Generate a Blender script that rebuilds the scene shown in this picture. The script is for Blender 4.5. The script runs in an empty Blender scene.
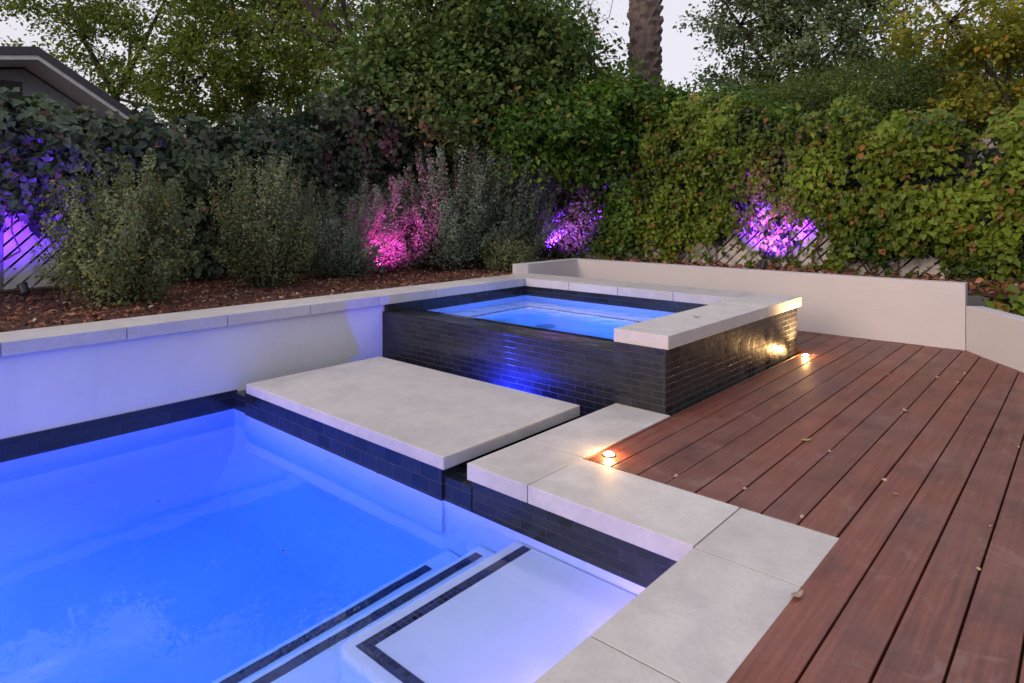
import bpy, bmesh, math, random
import numpy as np
from mathutils import Vector, Matrix, Euler
R = math.radians
rng = np.random.default_rng(11)
random.seed(4)
sc = bpy.context.scene
COL = sc.collection

# ------------------------------------------------------------------ helpers
def tag(o, label=None, cat=None, group=None, kind=None):
    if label: o['label'] = label
    if cat: o['category'] = cat
    if group: o['group'] = group
    if kind: o['kind'] = kind
    return o

def empty(name, loc, label=None, cat=None, group=None, rz=0):
    o = bpy.data.objects.new(name, None)
    COL.objects.link(o)
    o.location = loc
    o.rotation_euler = (0, 0, rz)
    o.empty_display_size = 0.1
    return tag(o, label, cat, group)

def origin(root):
    p = Vector((0, 0, 0)); o = root
    while o is not None:
        p += o.location; o = o.parent
    return p

class MB:
    """collects shapes in world metres; build() links them as one mesh object"""
    def __init__(s):
        s.v = []; s.f = []; s.r = []
    def add(s, vs, fs, r=None):
        n = len(s.v)
        s.v += [tuple(map(float, p)) for p in vs]
        s.f += [tuple(i + n for i in f) for f in fs]
        s.r += [random.random() if r is None else r] * len(fs)
        return s
    def box(s, x0, x1, y0, y1, z0, z1, r=None):
        vs = [(x0,y0,z0),(x1,y0,z0),(x1,y1,z0),(x0,y1,z0),(x0,y0,z1),(x1,y0,z1),(x1,y1,z1),(x0,y1,z1)]
        return s.add(vs, [(0,3,2,1),(4,5,6,7),(0,1,5,4),(1,2,6,5),(2,3,7,6),(3,0,4,7)], r)
    def prism(s, pts, z0, z1, r=None):
        """pts counter-clockwise seen from above"""
        n = len(pts)
        vs = [(x, y, z0) for x, y in pts] + [(x, y, z1) for x, y in pts]
        fs = [tuple(range(n))[::-1], tuple(range(n, 2*n))]
        fs += [(i, (i+1) % n, n + (i+1) % n, n + i) for i in range(n)]
        return s.add(vs, fs, r)
    def lathe(s, prof, c, seg=20, axis=None, r=None):
        """prof [(radius, height)], revolved about axis through c"""
        M = Matrix.Identity(3) if axis is None else Vector(axis).normalized().to_track_quat('Z', 'Y').to_matrix()
        vs = []; fs = []
        for (ra, h) in prof:
            for k in range(seg):
                a = 2*math.pi*k/seg
                vs.append(M @ Vector((ra*math.cos(a), ra*math.sin(a), h)) + Vector(c))
        for i in range(len(prof)-1):
            for k in range(seg):
                k2 = (k+1) % seg
                fs.append((i*seg+k, i*seg+k2, (i+1)*seg+k2, (i+1)*seg+k))
        fs.append(tuple(range(seg))[::-1]); fs.append(tuple((len(prof)-1)*seg+k for k in range(seg)))
        return s.add(vs, fs, r)
    def tube(s, pts, rad, seg=6, r=None):
        pts = [Vector(p) for p in pts]; n = len(pts)
        vs = []; fs = []
        for i, p in enumerate(pts):
            d = (pts[min(i+1, n-1)] - pts[max(i-1, 0)]).normalized()
            u = d.orthogonal().normalized() if i == 0 else (u - d*u.dot(d)).normalized()
            w = d.cross(u)
            for k in range(seg):
                a = 2*math.pi*k/seg
                vs.append(p + (u*math.cos(a) + w*math.sin(a))*rad[i])
        for i in range(n-1):
            for k in range(seg):
                k2 = (k+1) % seg
                fs.append((i*seg+k, i*seg+k2, (i+1)*seg+k2, (i+1)*seg+k))
        fs.append(tuple(range(seg))[::-1]); fs.append(tuple((n-1)*seg+k for k in range(seg)))
        return s.add(vs, fs, r)
    def build(s, name, mat, parent=None, bevel=0, smooth=False, seg=2):
        off = origin(parent) if parent else Vector((0, 0, 0))
        me = bpy.data.meshes.new(name)
        V = np.array(s.v, float)
        me.from_pydata([tuple(p) for p in (V - np.array(off))], [], s.f)
        me.update()
        uv = me.uv_layers.new(name='UVMap')
        for poly in me.polygons:
            n = poly.normal
            ax = max(range(3), key=lambda k: abs(n[k]))
            for li in poly.loop_indices:
                p = V[me.loops[li].vertex_index]
                uv.data[li].uv = ((p[1], p[2]), (p[0], p[2]), (p[0], p[1]))[ax]
        at = me.attributes.new('rnd', 'FLOAT', 'FACE')
        at.data.foreach_set('value', np.array(s.r, np.float32))
        if smooth:
            me.polygons.foreach_set('use_smooth', [True]*len(me.polygons))
        me.materials.append(mat)
        o = bpy.data.objects.new(name, me)
        COL.objects.link(o)
        if parent: o.parent = parent
        if bevel:
            b = o.modifiers.new('bevel', 'BEVEL'); b.width = bevel; b.segments = seg; b.limit_method = 'ANGLE'
            b.harden_normals = False
        return o

def vnoise(x, y, seed=0):
    """smooth 2-D value noise, 0..1"""
    g = np.random.default_rng(seed).random((64, 64))
    xi = np.floor(x).astype(int); yi = np.floor(y).astype(int)
    fx = x - xi; fy = y - yi
    fx = fx*fx*(3-2*fx); fy = fy*fy*(3-2*fy)
    a = g[xi % 64, yi % 64]; b = g[(xi+1) % 64, yi % 64]; c = g[xi % 64, (yi+1) % 64]; d = g[(xi+1) % 64, (yi+1) % 64]
    return (a*(1-fx)+b*fx)*(1-fy) + (c*(1-fx)+d*fx)*fy

LEAF = {
    'small': (np.array([(0,0,0),(-.26,.45,.07),(0,1,0),(.26,.45,.07)]), [(0,2,1),(0,3,2)]),
    'broad': (np.array([(0,0,0),(-.30,.22,.07),(-.27,.62,.07),(0,1,-.06),(.27,.62,.07),(.30,.22,.07)]), [(0,3,2,1),(0,5,4,3)]),
    'ivy': (np.array([(0,.06,0),(-.40,-.05,.10),(-.42,.42,.20),(0,1.0,-.16),(.42,.42,.20),(.40,-.05,.10)]), [(0,3,2,1),(0,5,4,3)]),
    'narrow': (np.array([(0,0,0),(-.13,.4,.03),(0,1,-.1),(.13,.4,.03)]), [(0,2,1),(0,3,2)]),
}
def leaves(name, C, N, size, mat, parent, shape='small', droop=0.3, shade=None, jit=.45):
    """one mesh of many single leaves at points C facing about N"""
    C = np.asarray(C, float); n = len(C)
    tv, tf = LEAF[shape]
    N = N + rng.normal(0, jit, (n, 3)); N /= np.linalg.norm(N, axis=1)[:, None] + 1e-9
    U = rng.normal(0, 1, (n, 3)); U[:, 2] -= droop*2
    U -= (U*N).sum(1)[:, None]*N; U /= np.linalg.norm(U, axis=1)[:, None] + 1e-9
    Wd = np.cross(U, N)
    S = size*rng.uniform(.5, 1.4, n)
    P = C[:, None, :] + S[:, None, None]*(tv[None, :, 0:1]*Wd[:, None, :] + (tv[None, :, 1:2]-.4)*U[:, None, :] + tv[None, :, 2:3]*N[:, None, :])
    off = np.array(origin(parent)) if parent else np.zeros(3)
    P = (P.reshape(-1, 3) - off).astype(np.float32)
    k = len(tv); nf = len(tf); fs = len(tf[0])
    idx = (np.arange(n)[:, None, None]*k + np.array(tf)[None]).reshape(-1).astype(np.int32)
    me = bpy.data.meshes.new(name)
    me.vertices.add(n*k); me.vertices.foreach_set('co', P.ravel())
    me.loops.add(len(idx)); me.loops.foreach_set('vertex_index', idx)
    me.polygons.add(n*nf)
    me.polygons.foreach_set('loop_start', np.arange(0, n*nf*fs, fs, dtype=np.int32))
    me.update(calc_edges=True)
    r = rng.random(n) if shade is None else np.clip(shade + rng.normal(0, .13, n), 0, 1)
    at = me.attributes.new('rnd', 'FLOAT', 'FACE'); at.data.foreach_set('value', np.repeat(r, nf).astype(np.float32))
    at = me.attributes.new('odd', 'FLOAT', 'FACE'); at.data.foreach_set('value', np.repeat(rng.random(n), nf).astype(np.float32))
    me.materials.append(mat)
    o = bpy.data.objects.new(name, me); COL.objects.link(o)
    if parent: o.parent = parent
    return o

# ------------------------------------------------------------------ materials
def newmat(name):
    m = bpy.data.materials.new(name); m.use_nodes = True
    nt = m.node_tree; nt.nodes.clear()
    out = nt.nodes.new('ShaderNodeOutputMaterial')
    p = nt.nodes.new('ShaderNodeBsdfPrincipled')
    nt.links.new(p.outputs[0], out.inputs[0])
    return m, nt, p, out
def nd(nt, t, **kw):
    n = nt.nodes.new(t)
    for k, v in kw.items():
        if hasattr(n, k): setattr(n, k, v)
        else: n.inputs[k.replace('_', ' ')].default_value = v
    return n
def ramp(nt, fac, stops, interp='LINEAR'):
    n = nt.nodes.new('ShaderNodeValToRGB'); e = n.color_ramp.elements
    n.color_ramp.interpolation = interp
    while len(e) < len(stops): e.new(.5)
    for q, (p, c) in zip(e, stops):
        q.position = p; q.color = (*c, 1) if len(c) == 3 else c
    nt.links.new(fac, n.inputs[0]); return n.outputs[0]
def coords(nt, scale=(1, 1, 1), kind='Object'):
    tc = nt.nodes.new('ShaderNodeTexCoord'); mp = nt.nodes.new('ShaderNodeMapping')
    mp.inputs['Scale'].default_value = scale
    nt.links.new(tc.outputs[kind], mp.inputs[0]); return mp.outputs[0]
def noise(nt, vec, scale, detail=6, rough=.55):
    n = nd(nt, 'ShaderNodeTexNoise', Scale=scale, Detail=detail, Roughness=rough)
    nt.links.new(vec, n.inputs['Vector']); return n.outputs['Fac']
def mix(nt, fac, a, b, mode='MIX'):
    n = nt.nodes.new('ShaderNodeMix'); n.data_type = 'RGBA'; n.blend_type = mode
    for s, v in ((n.inputs[0], fac), (n.inputs[6], a), (n.inputs[7], b)):
        if isinstance(v, bpy.types.NodeSocket): nt.links.new(v, s)
        elif isinstance(v, (int, float)): s.default_value = v
        else: s.default_value = (*v, 1)
    return n.outputs[2]
def bump(nt, p, h, strength=.3, dist=.01, prev=None):
    b = nd(nt, 'ShaderNodeBump'); b.inputs['Strength'].default_value = strength; b.inputs['Distance'].default_value = dist
    nt.links.new(h, b.inputs['Height'])
    if prev: nt.links.new(prev, b.inputs['Normal'])
    nt.links.new(b.outputs[0], p.inputs['Normal']); return b.outputs[0]

def mat_leaf(name, a, b, odd=(.2, .15, .03), oddp=.03, transl=.28, rough=.6):
    m, nt, p, out = newmat(name)
    at = nd(nt, 'ShaderNodeAttribute', attribute_name='rnd'); ao = nd(nt, 'ShaderNodeAttribute', attribute_name='odd')
    c = ramp(nt, at.outputs['Fac'], [(0, a), (.55, tuple((x+y)/2 for x, y in zip(a, b))), (1, b)])
    gt = nd(nt, 'ShaderNodeMath', operation='GREATER_THAN'); gt.inputs[1].default_value = 1-oddp
    nt.links.new(ao.outputs['Fac'], gt.inputs[0])
    c = mix(nt, gt.outputs[0], c, odd)
    nt.links.new(c, p.inputs['Base Color']); p.inputs['Roughness'].default_value = rough
    p.inputs['Specular IOR Level'].default_value = .18
    t = nd(nt, 'ShaderNodeBsdfTranslucent'); nt.links.new(mix(nt, .5, c, (.25, .3, .05), 'MULTIPLY'), t.inputs[0])
    nt.links.new(mix(nt, 1.0, c, (1.3, 1.5, .7), 'MULTIPLY'), t.inputs[0])
    ms = nt.nodes.new('ShaderNodeMixShader'); ms.inputs[0].default_value = transl
    nt.links.new(p.outputs[0], ms.inputs[1]); nt.links.new(t.outputs[0], ms.inputs[2]); nt.links.new(ms.outputs[0], out.inputs[0])
    return m

def mat_bark(name, a, b, scale=8):
    m, nt, p, _ = newmat(name)
    v = coords(nt, (1, 1, .25)); n = noise(nt, v, scale, 8, .65)
    nt.links.new(ramp(nt, n, [(.3, a), (.7, b)]), p.inputs['Base Color']); p.inputs['Roughness'].default_value = .9
    bump(nt, p, n, .8, .02); return m

def mat_stone():
    m, nt, p, _ = newmat('limestone')
    v = coords(nt)
    big = noise(nt, v, 2.3, 5, .6); fine = noise(nt, v, 60, 8, .7); mid = noise(nt, v, 11, 7, .65)
    c = ramp(nt, big, [(.3, (.49, .455, .43)), (.7, (.58, .545, .515))])
    c = mix(nt, ramp(nt, fine, [(.5, (0, 0, 0)), (.74, (.38,)*3)]), c, (.29, .265, .25))
    med = noise(nt, v, 5, 8, .7); c = mix(nt, ramp(nt, med, [(.42, (0, 0, 0)), (.66, (.55,)*3)]), c, (.37, .345, .33))
    lg = noise(nt, v, 1.1, 8, .75); c = mix(nt, ramp(nt, lg, [(.48, (0, 0, 0)), (.60, (.5,)*3), (.64, (.12,)*3)]), c, (.36, .335, .325))
    pit = noise(nt, v, 75, 3, .5); c = mix(nt, ramp(nt, pit, [(.70, (0, 0, 0)), (.75, (.6,)*3)]), c, (.20, .18, .17))
    # faint travertine-like veins and wear spots
    wv = nd(nt, 'ShaderNodeTexNoise', Scale=3.5, Detail=9, Roughness=.6, Distortion=1.5); nt.links.new(v, wv.inputs['Vector'])
    vein = ramp(nt, wv.outputs['Fac'], [(.485, (0, 0, 0)), (.5, (.10,)*3), (.515, (0, 0, 0))])
    c = mix(nt, vein, c, (.30, .27, .25))
    spot = ramp(nt, mid, [(.66, (0, 0, 0)), (.74, (.4,)*3)])
    c = mix(nt, spot, c, (.34, .30, .28))
    at = nd(nt, 'ShaderNodeAttribute', attribute_name='rnd')
    c = mix(nt, 1.0, c, ramp(nt, at.outputs['Fac'], [(0, (.90, .89, .88)), (1, (1.04, 1.03, 1.02))]), 'MULTIPLY')
    nt.links.new(c, p.inputs['Base Color']); p.inputs['Roughness'].default_value = .62
    b = bump(nt, p, fine, .22, .003); bump(nt, p, mid, .15, .004, b)
    return m

def mat_plaster(name, col, dirt=(.5, .47, .45), amt=.35, rough=.8, scale=1.6):
    m, nt, p, _ = newmat(name)
    v = coords(nt); n = noise(nt, v, scale, 6, .6); f = noise(nt, v, 90, 6, .6)
    c = mix(nt, ramp(nt, n, [(.42, (0, 0, 0)), (.8, (amt,)*3)]), col, dirt)
    sv = coords(nt, (7, 7, .6)); s = noise(nt, sv, 1.2, 5, .6)
    c = mix(nt, ramp(nt, s, [(.58, (0, 0, 0)), (.75, (amt*.5,)*3)]), c, dirt)
    nt.links.new(c, p.inputs['Base Color']); p.inputs['Roughness'].default_value = rough
    tr = noise(nt, coords(nt, (2.5, 2.5, 6)), 1.7, 6, .65)
    b = bump(nt, p, f, .15, .003); bump(nt, p, tr, .35, .012, b); return m

def mat_tile(name, bw, bh, c1, c2, mortar, gap=.003, rough=.12, rnd_rot=False, bumps=.6, offset=.5):
    m, nt, p, _ = newmat(name)
    tc = nt.nodes.new('ShaderNodeTexCoord')
    br = nt.nodes.new('ShaderNodeTexBrick'); nt.links.new(tc.outputs['UV'], br.inputs['Vector'])
    br.offset = offset; br.squash = 1
    for k, v in (('Scale', 1), ('Mortar Size', gap), ('Mortar Smooth', .2), ('Bias', 0), ('Brick Width', bw), ('Row Height', bh)): br.inputs[k].default_value = v
    br.inputs['Color1'].default_value = (*c1, 1); br.inputs['Color2'].default_value = (*c2, 1); br.inputs['Mortar'].default_value = (*mortar, 1)
    v = coords(nt); n = noise(nt, v, 5, 5, .6); f = noise(nt, v, 22, 6, .7)
    c = mix(nt, ramp(nt, f, [(.55, (0, 0, 0)), (.85, (.4,)*3)]), br.outputs['Color'], tuple(x*2.0+.004 for x in c2))
    # limescale bloom, its own shape
    c = mix(nt, ramp(nt, f, [(.70, (0, 0, 0)), (.78, (.35,)*3)]), c, (.22, .21, .2))
    nt.links.new(c, p.inputs['Base Color'])
    rr = nd(nt, 'ShaderNodeMath', operation='MULTIPLY_ADD'); nt.links.new(br.outputs['Fac'], rr.inputs[0]); rr.inputs[1].default_value = .6
    r2 = ramp(nt, n, [(.3, (rough*.6,)*3), (.8, (rough*2.6,)*3)]); nt.links.new(r2, rr.inputs[2])
    nt.links.new(rr.outputs[0], p.inputs['Roughness'])
    inv = nd(nt, 'ShaderNodeMath', operation='SUBTRACT'); inv.inputs[0].default_value = 1; nt.links.new(br.outputs['Fac'], inv.inputs[1])
    b = bump(nt, p, inv.outputs[0], bumps, .003); bump(nt, p, noise(nt, v, 9, 3), .5, .012, b)
    return m

def mat_deck():
    m, nt, p, _ = newmat('deck_hardwood')
    v = coords(nt, (1, 1, 1)); at = nd(nt, 'ShaderNodeAttribute', attribute_name='rnd')
    # each board shifts the grain
    add = nd(nt, 'ShaderNodeVectorMath', operation='MULTIPLY_ADD')
    cmb = nd(nt, 'ShaderNodeCombineXYZ'); 
    for i in range(3): nt.links.new(at.outputs['Fac'], cmb.inputs[i])
    nt.links.new(cmb.outputs[0], add.inputs[0]); add.inputs[1].default_value = (17, 31, 5); nt.links.new(v, add.inputs[2])
    def sc_(s):
        mp = nd(nt, 'ShaderNodeMapping'); mp.inputs['Scale'].default_value = s; nt.links.new(add.outputs[0], mp.inputs[0]); return mp.outputs[0]
    g = noise(nt, sc_((60, 2.2, 20)), 1, 8, .65); blot = noise(nt, sc_((5, 1.6, 1)), 1, 6, .6); sp = noise(nt, v, 38, 7, .7)
    c = ramp(nt, g, [(.25, (.058, .015, .010)), (.5, (.145, .039, .023)), (.78, (.23, .071, .043))])
    c = mix(nt, 1.0, c, ramp(nt, at.outputs['Fac'], [(0, (.68, .70, .74)), (.5, (.96, .94, .92)), (1, (1.25, 1.12, 1.05))]), 'MULTIPLY')
    c = mix(nt, ramp(nt, blot, [(.4, (0, 0, 0)), (.7, (.6,)*3)]), c, (.135, .052, .036))
    big = noise(nt, v, 1.3, 5, .65)
    c = mix(nt, ramp(nt, big, [(.46, (0, 0, 0)), (.68, (.42,)*3)]), c, (.175, .092, .075))
    big2 = noise(nt, v, 2.7, 6, .7); c = mix(nt, ramp(nt, big2, [(.50, (0, 0, 0)), (.70, (.55,)*3)]), c, (.04, .014, .011))
    c = mix(nt, ramp(nt, sp, [(.62, (0, 0, 0)), (.70, (.6,)*3)]), c, (.25, .16, .13))
    sp2 = noise(nt, v, 130, 4, .6); c = mix(nt, ramp(nt, sp2, [(.72, (0, 0, 0)), (.76, (.8,)*3)]), c, (.36, .28, .25))
    st = nd(nt, 'ShaderNodeTexNoise', Scale=4.5, Detail=10, Roughness=.75, Distortion=1.0); nt.links.new(v, st.inputs['Vector']); c = mix(nt, ramp(nt, st.outputs['Fac'], [(.56, (0, 0, 0)), (.64, (.5,)*3), (.72, (.15,)*3)]), c, (.22, .12, .10))
    # thin pale scuffs
    wv = nd(nt, 'ShaderNodeTexNoise', Scale=2.2, Detail=8, Roughness=.65, Distortion=2.2); nt.links.new(v, wv.inputs['Vector'])
    c = mix(nt, ramp(nt, wv.outputs['Fac'], [(.492, (0, 0, 0)), (.5, (.12,)*3), (.508, (0, 0, 0))]), c, (.30, .2, .17))
    nt.links.new(c, p.inputs['Base Color'])
    nt.links.new(ramp(nt, blot, [(.3, (.38,)*3), (.8, (.66,)*3)]), p.inputs['Roughness'])
    bump(nt, p, g, .25, .002); return m

def simple(name, col, rough=.6, metal=0, emit=None, es=0, nz=0):
    m, nt, p, _ = newmat(name)
    p.inputs['Roughness'].default_value = rough; p.inputs['Metallic'].default_value = metal
    n = noise(nt, coords(nt), 14, 5)
    nt.links.new(ramp(nt, n, [(.3, tuple(x*.82 for x in col)), (.7, tuple(min(1, x*1.12) for x in col))]), p.inputs['Base Color'])
    if nz: bump(nt, p, n, nz, .01)
    if emit:
        p.inputs['Emission Color'].default_value = (*emit, 1); p.inputs['Emission Strength'].default_value = es
    return m

def mat_water(name, wave=.05, scale=3, absorb=(.06, .66, .965), dens=.95, sct=.0):
    m, nt, p, out = newmat(name)
    nt.nodes.remove(p)
    g = nd(nt, 'ShaderNodeBsdfGlass'); g.inputs['IOR'].default_value = 1.333; g.inputs['Roughness'].default_value = 0
    g.inputs[0].default_value = (.98, .98, 1, 1)
    n = noise(nt, coords(nt), scale, 3, .5)
    b = nd(nt, 'ShaderNodeBump'); b.inputs['Strength'].default_value = wave; b.inputs['Distance'].default_value = .05
    nt.links.new(n, b.inputs['Height']); nt.links.new(b.outputs[0], g.inputs['Normal'])
    nt.links.new(g.outputs[0], out.inputs[0])
    va = nd(nt, 'ShaderNodeVolumeAbsorption'); va.inputs['Color'].default_value = (*absorb, 1); va.inputs['Density'].default_value = dens
    nt.links.new(va.outputs[0], out.inputs['Volume'])
    if sct:
        vs_ = nd(nt, 'ShaderNodeVolumeScatter'); vs_.inputs['Color'].default_value = (.9, .95, 1, 1); vs_.inputs['Density'].default_value = sct
        ad = nt.nodes.new('ShaderNodeAddShader'); nt.links.new(va.outputs[0], ad.inputs[0]); nt.links.new(vs_.outputs[0], ad.inputs[1]); nt.links.new(ad.outputs[0], out.inputs['Volume'])
    return m

STONE = mat_stone()
WALLM = mat_plaster('white_render', (.60, .58, .57), (.42, .40, .40), .5)
BACKM = mat_plaster('cream_render', (.49, .455, .46), (.40, .365, .365), .35)
POOLM = mat_plaster('pool_plaster', (.74, .76, .77), (.45, .56, .60), .45, .7, 1.1)
SIDET = mat_tile('black_side_tile', .152, .043, (.009, .009, .010), (.017, .016, .018), (.045, .042, .042), .0020, .24)
TILE = mat_tile('black_glazed_tile', .152, .043, (.010, .011, .015), (.019, .020, .026), (.020, .020, .024), .0022, .13)
WTILE = mat_tile('waterline_tile', .152, .076, (.008, .010, .018), (.016, .020, .034), (.022, .026, .04), .002, .12)
MOSAIC = mat_tile('navy_mosaic', .026, .026, (.008, .010, .03), (.045, .05, .10), (.07, .07, .11), .002, .2, offset=.0)
DECK = mat_deck()
DARK = simple('joist_black', (.01, .009, .009), .9)
BLACKM = simple('black_painted_metal', (.02, .02, .022), .45)
FENCE = mat_plaster('weathered_white_slats', (.55, .51, .49), (.28, .24, .21), .8, .75, 6)
POST = simple('grey_post', (.16, .14, .13), .85, nz=.3)
SOIL, nt, p, _ = newmat('mulch')
v = coords(nt); n1 = noise(nt, v, 30, 10, .8); n2 = noise(nt, v, 3, 5)
vo = nd(nt, 'ShaderNodeTexVoronoi', Scale=55); nt.links.new(v, vo.inputs['Vector'])
c = ramp(nt, n1, [(.3, (.05, .016, .008)), (.5, (.15, .052, .028)), (.75, (.30, .13, .075))])
c = mix(nt, .5, c, mix(nt, 1.0, c, vo.outputs['Color'], 'MULTIPLY'))
nt.links.new(c, p.inputs['Base Color']); p.inputs['Roughness'].default_value = .95; bump(nt, p, n1, 1, .04)
CHIP, nt, p, _ = newmat('bark_chips')
at = nd(nt, 'ShaderNodeAttribute', attribute_name='rnd')
nt.links.new(ramp(nt, at.outputs['Fac'], [(0, (.08, .028, .014)), (.6, (.20, .072, .038)), (.93, (.32, .14, .075)), (.96, (.42, .34, .25))]), p.inputs['Base Color'])
p.inputs['Roughness'].default_value = .9

# ------------------------------------------------------------------ camera (0, 0, 1.25), level lens with a downward shift
YAW = .72723
cam = bpy.data.objects.new('camera', bpy.data.cameras.new('camera')); COL.objects.link(cam)
cam.data.sensor_width = 36; cam.data.lens = 658.264/1024*36; cam.data.shift_y = -(341.5-208.07)/1024
cam.location = (0, 0, 1.25); cam.rotation_euler = (R(90), 0, YAW); cam.data.clip_end = 500; cam.data.clip_start = .05
sc.camera = cam
def bearing(k):
    return np.array([-math.sin(YAW)+math.cos(YAW)*k, math.cos(YAW)+math.sin(YAW)*k])
def at(u, depth, v=None, z=0):
    """a world point on the bearing of picture column u, depth metres away"""
    k = (u-512)/658.26; b = bearing(k)*depth
    return np.array([b[0], b[1], z if v is None else 1.25+(208-v)/658.26*depth])

# ------------------------------------------------------------------ levels (metres, deck top = 0)
ZW = -.235      # pool water
ZS = .300       # spa water
ZT = .472       # top of raised wall and spa coping
ZTB = .388      # its underside
ZC = -.081      # underside of deck-level coping

# ------------------------------------------------------------------ ground: one sheet to the horizon with a hole for the pool
g = MB()
X0, X1, Y0, Y1 = -5.3, -1.0, -4.3, 6.9; B = 220; zg = -.16
g.add([(-B,-B,zg),(B,-B,zg),(B,Y0,zg),(-B,Y0,zg)], [(0,1,2,3)]); g.add([(-B,Y1,zg),(B,Y1,zg),(B,B,zg),(-B,B,zg)], [(0,1,2,3)])
g.add([(-B,Y0,zg),(X0,Y0,zg),(X0,Y1,zg),(-B,Y1,zg)], [(0,1,2,3)]); g.add([(X1,Y0,zg),(B,Y0,zg),(B,Y1,zg),(X1,Y1,zg)], [(0,1,2,3)])
tag(g.build('ground', simple('dry_earth', (.10, .075, .05), .95, nz=.5)), kind='structure')

def bed(name, pts_fn, nx, ny, z0):
    vs = []; fs = []
    for j in range(ny+1):
        for i in range(nx+1):
            x, y = pts_fn(i/nx, j/ny)
            z = z0 + .05*(vnoise(np.array([x*3.]), np.array([y*3.]), 3)[0]-.5) + .035*(vnoise(np.array([x*14.]), np.array([y*14.]), 5)[0]-.5)
            vs.append((x, y, z))
    for j in range(ny):
        for i in range(nx):
            a = j*(nx+1)+i; fs.append((a, a+1, a+nx+2, a+nx+1))
    m = MB(); m.add(vs, fs); return tag(m.build(name, SOIL, smooth=True), kind='structure')
bed('soil', lambda s, t: (-8.3+s*(8.3-5.12), -4+t*13), 60, 220, .425)
bed('soil', lambda s, t: (-5.13+s*10, 7.10+t*1.9), 180, 36, .47)
bed('soil', lambda s, t: (-.50+s*5+t*.55, (7.12-1.42*s*5)+t*.7), 90, 12, .34) if False else None

# ------------------------------------------------------------------ wooden deck
d = MB(); W = .1453; gap = .007
def back_y(x):
    return 7.03 if x < -.868 else 7.03 - (x+.868)*1.457
k0 = -9
for k in range(k0, 26):
    x0 = -.740 + k*W + gap/2; x1 = x0 + W - gap
    # boards start at the coping they butt against
    if x1 < -1.93: continue
    if x0 < -.745: ys = 2.694
    else: ys = -3.0
    ya, yb = back_y(x0), back_y(x1)
    r = random.random()
    x0c = max(x0, -1.915) if ys > 0 else x0
    segs = [(ys, None)]
    z1 = random.uniform(-.0015, .0015)
    vs = [(x0c,ys,-.03),(x1,ys,-.03),(x1,yb,-.03),(x0c,ya,-.03),(x0c,ys,z1),(x1,ys,z1),(x1,yb,z1),(x0c,ya,z1)]
    d.add(vs, [(0,3,2,1),(4,5,6,7),(0,1,5,4),(1,2,6,5),(2,3,7,6),(3,0,4,7)], r)
# boards behind the spa
for k in range(-30, k0+2):
    x0 = -.740 + k*W + gap/2; x1 = x0 + W - gap
    if x0 < -5.0: continue
    d.box(x0, min(x1, -1.918), 6.03, 7.03, -.03, 0)
tag(d.build('wooden_deck', DECK, bevel=.0035), kind='structure')
j = MB(); j.box(-.74, 3.2, -3, 7.0, -.10, -.034); j.box(-1.918, -.74, 2.72, 7.0, -.10, -.034); j.box(-5, -1.918, 6.02, 7.0, -.10, -.034)
tag(j.build('deck_underlay', DARK), kind='structure')

# ------------------------------------------------------------------ swimming pool
PX0, PX1, PY0, PY1, PB = -4.80, -1.135, -3.6, 2.285, -1.35
pool = empty('swimming_pool', (-3.0, -.6, 0), 'sunken blue-lit swimming pool with tanning ledge, steps and pale stone coping', 'swimming pool')
m = MB()
m.box(PX0-.3, PX1+.3, PY0-.3, PY1+.25, PB-.2, PB)                       # floor
m.box(PX0-.3, PX0, PY0-.3, PY1, PB, ZC-.05)                              # left side
m.box(PX0, PX1, PY0-.3, PY0, PB, ZC-.002)                                     # near end
m.box(PX1, PX1+.18, PY0-.3, 2.62, PB, ZC-.002)                                 # right side
m.box(PX0-.3, -2.285, PY1, PY1+.12, PB, ZC-.05)                          # far end
m.box(-2.285, PX1, PY1, PY1+.35, PB, ZC-.002)
m.build('basin', POOLM, pool)
# sun ledge and steps; each with a mosaic line
def rounded(x0, y0, x1, y1, rr, n=8):
    """rectangle with the low-x low-y corner rounded, counter-clockwise"""
    p = [(x1, y0), (x1, y1), (x0, y1)]
    for i in range(n+1):
        a = math.pi + math.pi/2*i/n
        p.append((x0+rr+rr*math.cos(a), y0+rr+rr*math.sin(a)))
    return p
SH = -.335
s1 = MB().prism(rounded(-2.005, 1.30, PX1, PY1, .07), PB, SH).build('sun_shelf', POOLM, pool, bevel=.02, seg=3)
t = MB(); w = .046
t.box(-1.945, -1.945+w, 1.36, 2.262, SH-.002, SH+.004); t.box(-1.945+w, PX1, 1.36, 1.36+w, SH-.002, SH+.004)
t.build('tile_trim', MOSAIC, s1)
s2 = MB().prism(rounded(-2.235, .55, PX1-.002, PY1-.001, .10), PB+.001, -.550).build('step', POOLM, pool, bevel=.02, seg=3)
t = MB(); t.box(-2.20, -2.20+w, .62, 2.215, -.552, -.546); t.build('tile_trim', MOSAIC, s2)
s3 = MB().prism(rounded(-2.475, .30, PX1-.004, PY1-.002, .12), PB+.002, -.765).build('step', POOLM, pool, bevel=.02, seg=3)
t = MB(); t.box(-2.44, -2.44+w, .38, 2.11, -.767, -.761); t.build('tile_trim', MOSAIC, s3)
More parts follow.
